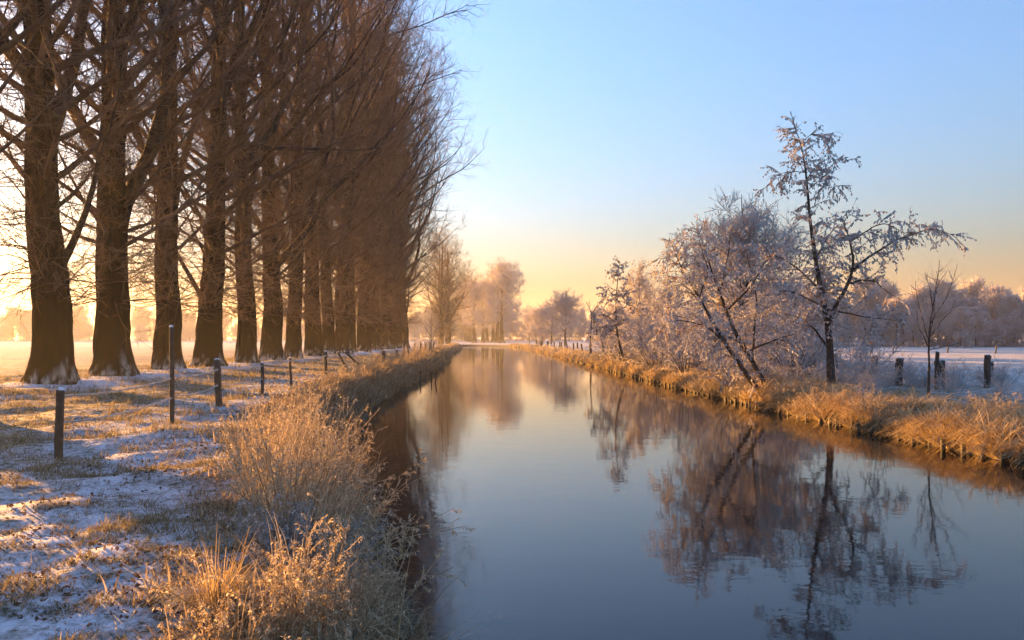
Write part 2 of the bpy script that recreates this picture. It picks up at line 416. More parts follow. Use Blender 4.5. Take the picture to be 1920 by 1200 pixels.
POP_R = [(-.4, .72), (0, .71), (.5, .69), (1.5, .655), (3, .62), (6, .55), (12, .44), (20, .32), (30, .15), (39, .03)]
POP_L = [(3.5, 5), (7, 9), (12, 13), (20, 14.5), (28, 13), (34, 9.5), (38, 4)]
POP_A = [(3, 80), (8, 66), (18, 52), (30, 42), (38, 25)]
pm = (M['bark'], M['limb'], M['twig'])
popl = [tree_kit(pm, seed=11, H=38, rtab=POP_R, nl=50, zlo=5.6, Ltab=POP_L, angtab=POP_A, l2=1.2, up1=.095, n3=7, rt=(.020, .0075, .005), epi=170, leaders=((3.2, 5, 28, 9, .17), (7.5, 60, 24, 20, .30), (10, 200, 35, 17, .28))),
        tree_kit(pm, seed=12, H=37, rtab=POP_R, nl=52, zlo=5.4, Ltab=POP_L, angtab=POP_A, l2=1.2, up1=.095, n3=7, rt=(.020, .0075, .005), epi=190, leaders=((5.2, 15, 18, 22, .36), (9, 150, 38, 17, .30), (11, 300, 38, 16, .25))),
        tree_kit(pm, seed=13, H=39, rtab=POP_R, nl=50, zlo=5.6, Ltab=POP_L, angtab=POP_A, l2=1.2, up1=.095, n3=7, rt=(.020, .0075, .005), epi=180, leaders=((6.5, 330, 30, 19, .30), (8, 110, 33, 17, .26)))]
ORD = ["", "", "", "", "fourth", "fifth", "sixth", "seventh", "eighth"]
for i, (x, y, s) in enumerate(ROW):
    kit = popl[[2, 0, 1, 2, 0, 1, 2, 1, 0, 2][i % 10]]
    if i == 1: lab = "thickest poplar trunk, rising behind the short fence post with the two wires"
    elif i == 2: lab = "poplar with a heavy upright side limb, second in line from the thickest trunk"
    elif i == 3: lab = "poplar rising behind the tall thin fence post, third in line from the thickest trunk"
    elif i == len(ROW) - 1: lab = "last poplar of the dense row, before the gap to the hazy poplars"
    elif i == 0: lab = "poplar reaching its dark limbs across to the thickest trunk from beside it"
    elif i < 9: lab = f"bare poplar, {ORD[i]} in line counting from the thickest trunk"
    else: lab = "bare poplar standing trunk against trunk at the dense end of the row"
    rz = [2.0, 0.15, 0.3, 2.2, 3.9, 5.1, 0.9, 2.9, 4.4, 1.5][i % 10] + (i // 10) * 1.1
    e = place_tree(kit, "poplar_tree", lab, (x, y, g1(x, y) - .1), rz, s, "poplars in a row along the river bank")
    e.rotation_euler = (math.sin(i * 2.7) * .022, -.03 if i == 1 else -.012 + math.sin(i * 4.1 + 1) * .022, rz); g = 1 + .09 * math.sin(i * 3.3 + .8); g *= 1.22 if i >= len(ROW) - 4 else 1.0; e.scale = (s * g, s * g, s * (1.14 if i >= 9 else 1.0))
# the row goes on after a gap
for i, (x, y, s, sz) in enumerate([(-16.4, 186, .80, .82), (-17.5, 196, .82, .84), (-16.8, 209, .80, .84), (-15.2, 192, .74, .84)]):
    place_tree(popl[(i + 1) % 3], "poplar_tree", "hazy bare poplar standing past the end of the dense row", (x, y, g1(x, y) - .2), 1.3 * i, s, "poplars past the end of the row", sz)

for i in range(11):
    place_tree(popl[i % 3], "poplar_tree", "faint hazy poplar beyond the clump at the river bend", (-17.5 - i * 1.1, 336 + i * 12.5, -.4), 1.9 * i, .72 + .05 * math.sin(i * 2.1), "poplars beyond the river bend")
big_round = [tree_kit((M['bark'], M['limb'], M['far_twig']), seed=20 + k, H=29, rtab=[(-.4, 1.0), (0, .95), (2, .75), (6, .6), (14, .38), (29, .03)], nl=40, zlo=6.5, zhi=.74, Ltab=[(6, 9), (10, 12), (16, 12), (22, 7.5)],
             angtab=[(6, 76), (12, 52), (18, 34), (22, 20)], up1=.05, l2=1.5, n3=8, n4=4, len3=(1, 2), len4=(.6, 1.2), rt=(.05, .026, .018), nsep=6, sides=12) for k in range(1)]
for i, (x, y, s) in enumerate([(-3.6, 285, 1.0), (-5.4, 296, .97), (-7.4, 312, .95), (-11.0, 300, .8), (-13.6, 288, .78), (-10.0, 322, .88)]):
    lab = "big round crowned bare tree where the river bends" if i == 0 else "bare tree in the hazy clump at the river bend"
    place_tree(big_round[0], "riverside_tree", lab, (x, y, -.1), 1.1 * i, s, "trees clumped at the river bend")

# frosted round field trees on the right bank, far
rm = (M['alder_bark'], M['limb'], M['far_twig'])
lime = [tree_kit(rm, seed=30 + k, H=11.5, rtab=[(-.3, .36), (0, .3), (2, .23), (4, .16), (11.5, .015)], nl=34, zlo=2.2, zhi=.7, Ltab=[(2.2, 4.8), (4, 5.6), (6, 5.0), (8, 3.4)],
        angtab=[(2.2, 80), (4, 58), (6, 38), (8, 20)], up1=.04, l2=2.4, len2=(.34, .14), n3=8, n4=4, len3=(.5, 1.0), len4=(.3, .6), rt=(.032, .017, .012), nsep=6, sides=10) for k in range(2)]
lime_spots = [(11.0, 165, 1.03, "frosted round tree with two forking stems, tallest of the line on the alder-side bank"), (9.1, 186, .93, None), (7.4, 200, .9, None), (6.6, 216, .86, None), (5.2, 236, .9, None), (8.7, 225, .85, None)]
for i, (x, y, s, lab) in enumerate(lime_spots):
    place_tree(lime[i % 2], "field_tree", lab or "smaller frosted round tree in the line near the river bend", (x, y, g1(x, y) - .05), 1.7 * i, s, "frosted round trees on the alder-side bank")

# ---- woods: every tree its own object
wm = (M['alder_bark'], M['limb'], M['far_twig'])
wood = [tree_kit(wm, seed=40 + k, H=13, rtab=[(-.3, .3), (0, .25), (4, .18), (13, .02)], nl=26, zlo=[1.2, 3.5, .6][k], zhi=.76, Ltab=[(.5, 3.6), (4, 5.4), (7, 5), (10, 3)],
        angtab=[(.5, 82), (4, 60), (7, 38), (10, 20)], up1=.03, l2=3.4, len2=(.36, .14), n3=8, n4=3, len3=(.6, 1.3), len4=(.5, .9), rt=(.06, .045, .04), nsep=3, sides=8) for k in range(3)]
rng = np.random.default_rng(5)
n = 0
for row_, (dy, hs) in enumerate([(168, .62), (176, .95), (188, 1.08), (204, 1.2)]):
    x = 44.0 + row_ * 3
    while x < 178:
        y = dy + rng.uniform(-5, 5) + (x - 60) * .04
        s = hs * .84 * rng.uniform(.68, 1.28)
        place_tree(wood[(2 if row_ == 0 else int(rng.integers(0, 3)))], "woodland_tree" if row_ else "woodland_shrub",
                   ["low frosted shrub along the foot of the wood beyond the field", "frosted tree at the front of the wood beyond the field", "frosted tree inside the wood beyond the field", "tall frosted tree at the back of the wood beyond the field"][row_],
                   (x, y, -.4), rng.uniform(0, 6.28), s, ["shrubs along the wood edge", "front trees of the wood", "inner trees of the wood", "back trees of the wood"][row_], cat="tree" if row_ else "shrub")
        x += rng.uniform(3.6, 6.2) * (1.0 if row_ else .9)
# hazy belt behind the river bend and across the left fields
for (x0, x1, y0, st, smin, smax, lab, grp) in [(-75, 130, 430, 8.5, 1.1, 1.45, "hazy frosted tree in the distant belt behind the river bend", "distant belt behind the bend"),
                                              (-420, -85, 430, 9.0, .9, 1.45, "hazy tree in the distant golden belt across the poplar field", "distant belt across the field"),
                                              (-120, 150, 415, 4.2, .55, .85, "low hazy thicket tree at the foot of the distant belt", "thicket at the foot of the distant belt"),
                                              (-430, -120, 415, 5.0, .4, .7, "low hazy shrub tree at the foot of the golden belt", "thicket at the foot of the golden belt"),
                                              (45, 120, 300, 8, .8, 1.1, "hazy frosted tree between the wood and the river bend", "trees between wood and bend")]:
    x = x0
    while x < x1:
        place_tree(wood[2 if smax < .9 else int(rng.integers(0, 3))], "distant_tree", lab, (x, y0 + rng.uniform(-14, 14), -.5), rng.uniform(0, 6.28), rng.uniform(smin, smax), grp)
        x += st * rng.uniform(.7, 1.3)

# ------------------------------------------------------------------ leafy frosted alders on the right bank
def leaf_block(P, d, size, rng, cols, fold=.35, wid=(.22, .42)):
    """folded hanging leaves: 4 verts, 2 tris"""
    N = len(P); d = unit(d); side = unit(np.cross(d, unit(rng.normal(size=(N, 3))))); nrm = np.cross(side, d)
    L = size[:, None]; w = L * rng.uniform(*wid, (N, 1))
    V = np.stack([P, P + d * L * .5 + side * w + nrm * w * fold, P + d * L + nrm * L * .12, P + d * L * .5 - side * w + nrm * w * fold], 1)
    b = np.arange(N)[:, None] * 4
    T = np.concatenate([b + np.array([[0, 1, 2]]), b + np.array([[0, 2, 3]])])
    return V.reshape(-1, 3), T, np.repeat(cols, 4, axis=0)

def frost_cols(n, rng, a=(.36, .31, .28), b=(.80, .79, .80), bias=1.0):
    f = rng.random((n, 1)) ** bias
    return (np.array(a) * (1 - f) + np.array(b) * f) * rng.uniform(.8, 1.15, (n, 1))

def polyline(pts, K):
    pts = np.asarray(pts, float); s = np.concatenate([[0], np.cumsum(np.linalg.norm(np.diff(pts, axis=0), axis=1))]); u = np.linspace(0, s[-1], K)
    # smooth sampling
    q = np.stack([np.interp(u, s, pts[:, i]) for i in range(3)], -1)
    for _ in range(2): q[1:-1] = .25 * q[:-2] + .5 * q[1:-1] + .25 * q[2:]
    return q

def alder(name, label, loc, stems, seed, per_m=5.5, blen=(.5, 1.5), leaf=(.07, .14), nleaf=9, droop=-.13, twn=4, group=None, bare=0.0, tw_r=.008, warm=1.0, skip=.22):
    """stems: list of (points, r0, r1); first is the trunk, others limbs; drooping shoots hung with frosted leaves"""
    rng = np.random.default_rng(seed)
    e = empty(name, loc); tag(e, label, "tree", group)
    P2s = []; crown = MB(); leaves = MB()
    for i, (pts, r0, r1) in enumerate(stems):
        q = polyline(pts, 18); q[1:] += np.cumsum(rng.normal(size=(17, 3)) * .012, 0)
        t = np.linspace(0, 1, 18); r = r0 + (r1 - r0) * t ** .8
        if i == 0: r[0] *= 1.5; r[1] *= 1.15
        V, Q = tubes(q[None], r[None] * (1 + rng.normal(size=(1, 18)) * .04), 10)
        MB().add(V, Q).build("trunk" if i == 0 else "limb", M['alder_bark'], e)
        Ls = np.sum(np.linalg.norm(np.diff(q, axis=0), axis=1)); n = max(int(Ls * per_m), 3)
        lo = skip if i == 0 else .06
        p, d, tt, _ = spawn(q[None], n, rng, lo, 1, 62, 14)
        d[:, 2] += .25
        P2s.append(grow(p, d, rng.uniform(*blen, n) * (1.15 - .55 * tt), 5, rng, up=droop, wob=.10))
    P2 = np.concatenate(P2s); N = len(P2)
    crown.add(*tubes(P2, np.broadcast_to(np.linspace(.017, .006, 6)[None], (N, 6)), 4), col=(.5, .45, .42))
    p, d, t, _ = spawn(P2, twn, rng, .15, 1, 45, 18)
    P3 = grow(p, d, rng.uniform(.2, .6, len(p)), 3, rng, up=droop * 1.6, wob=.15)
    crown.add(*tubes(P3, np.broadcast_to(np.linspace(tw_r, tw_r * .6, 4)[None], (len(P3), 4)), 3))
    # leaves hang from both
    for Pb, k in ((P2, nleaf), (P3, nleaf // 2 + 1)):
        if not nleaf: break
        p, d, t, idx = spawn(Pb, k, rng, .15, 1, 60)
        keep = rng.random(len(p)) > bare; p, d, idx = p[keep], d[keep], idx[keep]
        d = d * .35 + np.array([0, 0, -1.0]) + rng.normal(size=d.shape) * .28
        cl = rng.random(len(Pb))[idx]
        cols = frost_cols(len(p), rng, bias=.9) * np.where(cl < .2 * warm, 1, 1)[:, None]
        brown = cl < .10 * warm
        cols[brown] = frost_cols(int(brown.sum()), rng, (.24, .12, .05), (.46, .30, .18))
        leaves.add(*(lambda V, T, c: (V, None, T, c))(*leaf_block(p, d, rng.uniform(*leaf, len(p)), rng, cols)))
    c = crown.build("crown", M['frost_twig'], e)
    if nleaf: tag(leaves.build("leaves", M['leaf'], c, smooth=False), kind="stuff")
    return e

def S(px, py, d, x0, z0, dy=0.0):
    """a point of a tree seen at distance d, local to its foot at (x0, z0), pushed dy in depth"""
    return ((px - 960) / 1500 * d - x0, dy, CAM_Z - (py - 632) / 1500 * d - z0)

# tall alder
D = 30.5; x0 = 12.2; z0 = -.42
s = lambda px, py, dy=0: S(px, py, D, x0, z0, dy)
alder("alder_tree", "tall frosted alder with a thin pointed top and one long arm reaching sideways", (x0, D, z0 - .1), [
    ([(0, 0, 0), s(1557, 680), s(1556, 620), s(1550, 575, .1), s(1541, 530, .1), s(1530, 480, .1), s(1523, 420, .15), s(1515, 350, .1), s(1506, 285, 0), s(1498, 245, 0), s(1488, 226, .05)], .17, .012),
    ([s(1556, 605), s(1562, 570, -.1), s(1585, 533, -.2), s(1597, 490, -.3), s(1587, 455, -.3), s(1580, 420, -.2), s(1575, 400)], .10, .015),
    ([s(1594, 505, -.25), s(1620, 478, -.4), s(1655, 460, -.6), s(1700, 440, -.7), s(1738, 432, -.8), s(1774, 449, -.8)], .06, .01),
    ([s(1590, 527, -.2), s(1615, 520, -.1), s(1650, 520, .3), s(1690, 552, .5)], .045, .01),
    ([s(1556, 650), s(1530, 610, .2), s(1500, 585, .6), s(1455, 572, 1.0)], .06, .012),
    ([s(1552, 590), s(1525, 560, -.4), s(1480, 545, -.9), s(1440, 540, -1.3)], .055, .012),
    ([s(1545, 545), s(1520, 500, .8), s(1490, 470, 1.4), s(1450, 455, 1.8)], .05, .01),
    ([s(1588, 450, -.3), s(1620, 425, -.7), s(1640, 420, -1), s(1665, 440, -1.2)], .035, .01),
    ([s(1530, 480), s(1570, 430, 1.1), s(1600, 400, 1.6), s(1625, 425, 1.9)], .04, .01),
    ([s(1513, 330), s(1530, 305), s(1555, 290), s(1584, 300)], .02, .006),
    ([s(1514, 318), s(1490, 312, .3), s(1465, 325, .4), s(1445, 345, .4)], .02, .006),
    ([s(1503, 260), s(1520, 248, -.2), s(1546, 264, -.2)], .014, .006),
    ([s(1517, 350), s(1540, 325, -.5), s(1560, 360, -.6)], .02, .006),
    ([s(1552, 575), s(1590, 590, -1.2), s(1640, 600, -1.8)], .04, .01),
    ([s(1548, 560), s(1560, 520, 1.2), s(1580, 490, 2.2)], .04, .01)], seed=71, per_m=7.5, nleaf=19, blen=(.45, 1.25), leaf=(.05, .11))

# leaning alder pair
D = 31.0; x0 = 9.75; z0 = -.42
s = lambda px, py, dy=0: S(px, py, D, x0, z0, dy)
alder("alder_tree", "frosted two-stemmed alder leaning hard towards the river bend", (x0, D, z0 - .1), [
    ([s(1440, 728), s(1413, 674), s(1389, 638), s(1368, 581, .3), s(1353, 542, .3), s(1344, 515, .4), s(1328, 462, .4), s(1312, 415, .4)], .13, .012),
    ([s(1425, 733, -.4), s(1407, 719, -.5), s(1380, 680, -.6), s(1350, 638, -.8), s(1332, 611, -.8), s(1302, 560, -1), s(1272, 515, -1), s(1254, 479, -1.1), s(1248, 457, -1.1)], .12, .012),
    ([s(1410, 668), s(1425, 610, .8), s(1440, 560, 1.3), s(1430, 500, 1.6), s(1420, 450, 1.6)], .06, .012),
    ([s(1389, 638), s(1350, 610, 1.1), s(1300, 590, 1.6), s(1250, 580, 2)], .05, .01),
    ([s(1350, 638, -.8), s(1310, 610, -1.6), s(1270, 600, -2), s(1225, 600, -2.2)], .05, .01),
    ([s(1366, 575), s(1400, 530, -.8), s(1420, 490, -1), s(1445, 470, -1)], .045, .01),
    ([s(1350, 540), s(1375, 480, 1), s(1385, 430, 1.4), s(1390, 410, 1.5)], .04, .01),
    ([s(1302, 560, -1), s(1270, 540, -1.5), s(1240, 520, -1.6)], .03, .008),
    ([s(1272, 515, -1), s(1250, 490, -1.2), s(1228, 488, -1.2)], .02, .006),
    ([s(1300, 556, -1), s(1310, 510, -1.7), s(1290, 470, -1.9), s(1285, 440, -2)], .03, .008),
    ([s(1400, 655), s(1440, 630, -.9), s(1470, 620, -1.4)], .04, .01)], seed=72, per_m=9, nleaf=17, blen=(.5, 1.4), leaf=(.045, .10))

# small pointed alder and dead pole
D = 58.0; x0 = 8.35; z0 = -.4
s = lambda px, py, dy=0: S(px, py, D, x0, z0, dy)
alder("alder_tree", "small pointed frosted alder with a crooked dark stem on the bank", (x0, D, z0 - .1), [
    ([s(1178, 690), s(1168, 665), s(1160, 640), s(1155, 600), s(1155, 560), s(1158, 520), s(1162, 488)], .12, .015),
    ([s(1155, 600), s(1135, 585, .4), s(1112, 595, .6)], .04, .01), ([s(1156, 580), s(1180, 570, -.4), s(1200, 585, -.6)], .04, .01),
    ([s(1157, 560), s(1140, 548), s(1126, 556)], .025, .01), ([s(1157, 555), s(1170, 540, -.4), s(1182, 548, -.5)], .025, .01),
    ([s(1155, 620), s(1130, 610, -.8), s(1105, 625, -1.2)], .04, .01)], seed=73, per_m=6.5, nleaf=13, blen=(.6, 1.3), leaf=(.09, .18), tw_r=.014)
D = 82.0; x0 = 8.1; z0 = -.4
s = lambda px, py, dy=0: S(px, py, D, x0, z0, dy)
alder("dead_tree", "thin dead forked pole standing on the bank before the round field trees", (x0, D, z0), [
    ([s(1108, 664), s(1107, 630), s(1109, 600), s(1108, 585), s(1098, 566)], .11, .03), ([s(1108, 590), s(1116, 578), s(1121, 566)], .05, .025)], seed=74, per_m=.4, nleaf=0, droop=.05, blen=(.4, .9), twn=2, tw_r=.015)

# bare forked sapling
D = 26.5; x0 = 13.8; z0 = -.42
s = lambda px, py, dy=0: S(px, py, D, x0, z0, dy)
sap = [([s(1741, 752), s(1743, 690), s(1742, 650), s(1744, 615), s(1752, 560), s(1760, 510), s(1762, 482)], .05, .008)]
for (a, b, c_) in [((1743, 640), (1725, 570), (1718, 520)), ((1744, 620), (1735, 580), (1728, 555)), ((1746, 600), (1765, 560), (1780, 490)), ((1750, 575), (1740, 530), (1735, 505)), ((1755, 545), (1770, 525), (1775, 500)), ((1742, 650), (1770, 640), (1790, 632)), ((1744, 625), (1760, 590), (1772, 560)), ((1743, 645), (1715, 600), (1706, 575))]:
    k = rng.uniform(-.5, .5); sap.append(([s(*a), s(*b, k), s(*c_, k * 1.6)], .018, .005))
alder("bare_sapling", "slender bare sapling with upswept twigs, rising in front of the field posts", (x0, D, z0 - .1), sap, seed=75, per_m=2.6, nleaf=0, blen=(.3, .9), droop=.10, twn=3, tw_r=.004, skip=.4)

# left-bank saplings
D = 88.0; x0 = -8.9; z0 = -.1
s = lambda px, py, dy=0: S(px, py, D, x0, z0, dy)
alder("bare_sapling", "thin bare sapling on the poplar-side bank before the hazy poplars", (x0, D, z0 - .1), [([s(808, 678), s(809, 640), s(807, 605), s(809, 585)], .05, .015), ([s(808, 640), s(820, 615, .5), s(826, 600, .6)], .03, .012), ([s(808, 630), s(797, 610, -.5), s(790, 600, -.6)], .03, .012)],
      seed=76, per_m=4, nleaf=0, blen=(.6, 1.4), droop=.05, twn=4, tw_r=.012, skip=.3)

# rounded frosted trees behind the alders
fm = (M['alder_bark'], M['limb'], M['frost_twig'])
round_kit = tree_kit(fm, seed=50, H=11.8, rtab=[(-.3, .34), (0, .28), (2, .22), (5, .15), (11.8, .015)], nl=44, zlo=1.6, zhi=.7, Ltab=[(1.6, 4.6), (4, 6.0), (6, 5.2), (8.2, 3.4)],
                     angtab=[(1.6, 80), (4, 58), (6, 38), (8.2, 20)], up1=.04, l2=3.4, len2=(.34, .14), n3=8, n4=4, len3=(.4, .9), len4=(.2, .45), rt=(.022, .013, .011), nsep=8, sides=12)
place_tree(round_kit, "frosted_tree", "big frosted tree with a domed twiggy crown behind the leaning alder", (15.6, 54, -.45), .4, 1.0)
place_tree(round_kit, "frosted_tree", "smaller frosted tree filling the gap between tall alder and domed tree", (20.5, 60, -.45), 2.4, .62)
for x, y, s_, sz, lab in [(15.6, 98, .66, 1.5, "narrow frosted tree glowing behind the small pointed alder"), (18.5, 95, .72, 1.1, "low frosted tree behind the leaning alder tips"), (14.0, 108, .55, 1.1, "frosted bushy tree behind the dead pole and small alder")]:
    place_tree(lime[1], "frosted_tree", lab, (x, y, -.45), x, s_, None, sz)

# ------------------------------------------------------------------ frosted shrubs, right bank thicket
def shrub_kit(seed, h, spread, nst, n2=7, n3=6, rt=(.012, .009), stem_r=.022, mats=('alder_bark', 'frost_twig'), nleaf=0):
    rng = np.random.default_rng(seed)
    a = rng.uniform(0, 6.283, nst); el = np.radians(rng.uniform(35, 85, nst))
    d = np.stack([np.cos(a) * np.cos(el) * spread, np.sin(a) * np.cos(el) * spread, np.sin(el)], -1)
    P1 = grow(np.stack([np.cos(a) * .12, np.sin(a) * .12, a * 0 - .1], -1), d, h * rng.uniform(.7, 1.15, nst), 6, rng, up=.03, wob=.14)
    stem = MB().add(*tubes(P1, np.broadcast_to(np.linspace(stem_r, stem_r * .3, 7)[None], (nst, 7)), 5))
    p, d, t, _ = spawn(P1, n2, rng, .18, 1, 48)
    P2 = grow(p, d, h * rng.uniform(.18, .42, len(p)), 3, rng, up=.0, wob=.2)
    cr = MB().add(*tubes(P2, np.broadcast_to(np.linspace(rt[0], rt[1], 4)[None], (len(P2), 4)), 3), col=(.85, .82, .8))
    p, d, t, _ = spawn(P2, n3, rng, .1, 1, 42)
    V, F = cones(p, p + unit(d) * (h * rng.uniform(.06, .16, len(p)))[:, None], np.full(len(p), rt[1]), rng)
    v = np.repeat(rng.uniform(.75, 1.25, (len(p), 1)), 4, 0); cr.add(V, None, F, col=v * np.ones((1, 3)))
    if nleaf:
        p, d, t, _ = spawn(P2, nleaf, rng, .1, 1, 60); d = d * .5 + np.array([0, 0, -.9]) + rng.normal(size=d.shape) * .3
        V, T, c = leaf_block(p, d, rng.uniform(.035, .075, len(p)) * (h / 2.5) ** .3, rng, frost_cols(len(p), rng) * 1.7)
        cr.add(V, None, T, c)
    return dict(stems=stem.mesh("stems", M[mats[0]]), crown=cr.mesh("crown", M[mats[1]]))
def place_shrub(kit, name, label, loc, rz, s, group=None, sz=1.0, cat="shrub"):
    e = empty(name, loc, rz, s); e.scale = (s, s, s * sz); tag(e, label, cat, group)
    link(bpy.data.objects.new("stems", kit['stems']), e); link(bpy.data.objects.new("crown", kit['crown']), e)
    return e
sk = [shrub_kit(80 + k, 2.6, 1.1, 20, 9, 8, nleaf=7) for k in range(3)]
low = [shrub_kit(85 + k, 1.2, 1.2, 26, 6, 6, rt=(.008, .007), stem_r=.011, mats=('frost_twig', 'frost_twig')) for k in range(2)]
rng = np.random.default_rng(8)
for (x, y, s_) in [(10.6, 38, 1.0), (11.8, 40, 1.1), (9.6, 44, 1.15), (11.5, 48, 1.3), (9.4, 52, 1.25), (12.4, 54, 1.4), (10.4, 60, 1.3), (8.8, 64, 1.1), (11, 68, 1.5), (9.4, 74, 1.3), (14, 46, 1.3), (13.2, 38, 1.0), (15, 52, 1.4), (16, 44, 1.2), (17.5, 48, 1.3), (19, 52, 1.3), (9.6, 35, .8), (20.5, 47, 1.0), (12.5, 62, 1.5), (14.5, 64, 1.5)]:
    place_shrub(sk[int(rng.integers(0, 3))], "frosted_shrub", "frosted shrub in the thicket behind the leaning alder", (x, y, g1(x, y) - .05), rng.uniform(0, 6.28), s_, "frosted shrubs of the bank thicket")
for (x, y, s_) in [(15.5, 33.5, .9), (16.6, 35.5, 1.0), (17.6, 34.6, 1.0), (18.3, 33.0, .9), (14.6, 35, .8), (19.2, 35.5, 1.0), (20.4, 33.5, .85), (15.8, 38, 1.2), (17.0, 39, 1.2), (18.8, 38.4, 1.1), (13.0, 33.5, .8), (14.0, 31.2, .6), (16.8, 31, .6), (18.0, 29.5, .5), (12.0, 34.5, .8), (21.5, 36, .9)]:
    place_shrub(low[int(rng.integers(0, 2))], "frosted_weeds", "low frosted weeds around the thick field posts", (x, y, g1(x, y) - .05), rng.uniform(0, 6.28), s_, "frosted weeds around the field posts", cat="weeds")

# ------------------------------------------------------------------ grass and litter (uncountable)
def ribbons(P, W, cols):
    """P (N,K,3) centre lines, W (N,K) half widths, last point sharp"""
    N, K, _ = P.shape
    T = unit(P[:, -1] - P[:, 0]); side = unit(np.cross(T, np.array([[.13, .07, 1.0]])) + 1e-6)[:, None, :]
    V = np.stack([P - side * W[..., None], P + side * W[..., None]], 2)
    b = (np.arange(N) * K * 2)[:, None]; k = (np.arange(K - 1) * 2)[None]
    Q = np.stack([b + k, b + k + 1, b + k + 3, b + k + 2], -1).reshape(-1, 4)
    return V.reshape(-1, 3), Q, None, np.repeat(cols, K * 2, 0)

def blades(x, y, h, rng, cols, lean=.5, K=3, w=.004, droop=0.35, bias=None):
    N = len(x); a = rng.uniform(0, 6.283, N)
    d = np.stack([np.cos(a) * lean, np.sin(a) * lean, np.ones(N)], -1) * np.array([1, 1, 1.0]); 
    if bias is not None: d = d + bias
    P = np.empty((N, K, 3)); P[:, 0] = np.stack([x, y, gz(x, y) - .01], -1); d = unit(d)
    for i in range(K - 1):
        P[:, i + 1] = P[:, i] + d * (h / (K - 1))[:, None]; d[:, 2] -= droop * rng.uniform(.3, 1.7, N); d = unit(d)
    W = w * np.linspace(1, .15, K)[None] * rng.uniform(.6, 1.5, (N, 1)) * (1 + .05 * np.asarray(y)[:, None])
    return ribbons(P, W, cols)

STRAW = ((.17, .115, .045), (.44, .35, .20)); OLIVE = ((.07, .065, .022), (.25, .21, .10))
def lawn():
    rng = np.random.default_rng(31); mb = MB()
    for (n, y0, y1, a1, hh, w) in [(100000, 4.2, 11, 8, .075, .0029), (95000, 10, 24, 15, .11, .0037), (48000, 22, 75, 16, .15, .005)]:
        y = y0 * (y1 / y0) ** rng.random(n); a = rng.random(n) * a1 + .8; x = Xl(y) - a
        f = vnoise(x * .9, y * .9, 7) * .3 + vnoise(x * 3.1, y * 3.1, 8) * .35 + vnoise(x * 7.5, y * 7.5, 6) * .35; k = f + rng.normal(size=n) * .12 > .47
        x, y, f = x[k], y[k], f[k]; n = len(x)
        c = np.where((rng.random((n, 1)) < .6), frost_cols(n, rng, *STRAW), frost_cols(n, rng, *OLIVE))
        h = hh * (.35 + 1.3 * np.clip(f - .48, 0, .4) / .3) * rng.uniform(.5, 1.5, n)
        mb.add(*blades(x, y, h, rng, c, lean=.8, K=3 if y0 < 9 else 2, w=w, droop=.5))
    tag(mb.build("short_grass", M['grass'], smooth=False), "short frosted grass poking through thin snow on the poplar-side bank", "grass", kind='stuff')
    mb = MB(); n = 11000
    y = 4.2 * (16 / 4.2) ** rng.random(n); x = Xl(y) - 1.0 - rng.random(n) ** 1.3 * 7; k = vnoise(x * 1.3, y * 1.3, 9) + .35 * (vnoise(x * 4, y * 4, 10) - .5) > .45; x, y = x[k], y[k]; n = len(x)
    P = np.stack([x, y, gz(x, y) + .012], -1); d = rng.normal(size=(n, 3)); d[:, 2] = np.abs(d[:, 2]) * .35
    V, T, c = leaf_block(P, d, rng.uniform(.018, .055, n), rng, frost_cols(n, rng, (.05, .026, .014), (.26, .17, .11), 1.3), fold=.6)
    mb.add(V, None, T, c)
    tag(mb.build("leaf_litter", M['litter'], smooth=False), "brown dead leaves scattered over the snowy grass", "leaves", kind='stuff')
lawn()

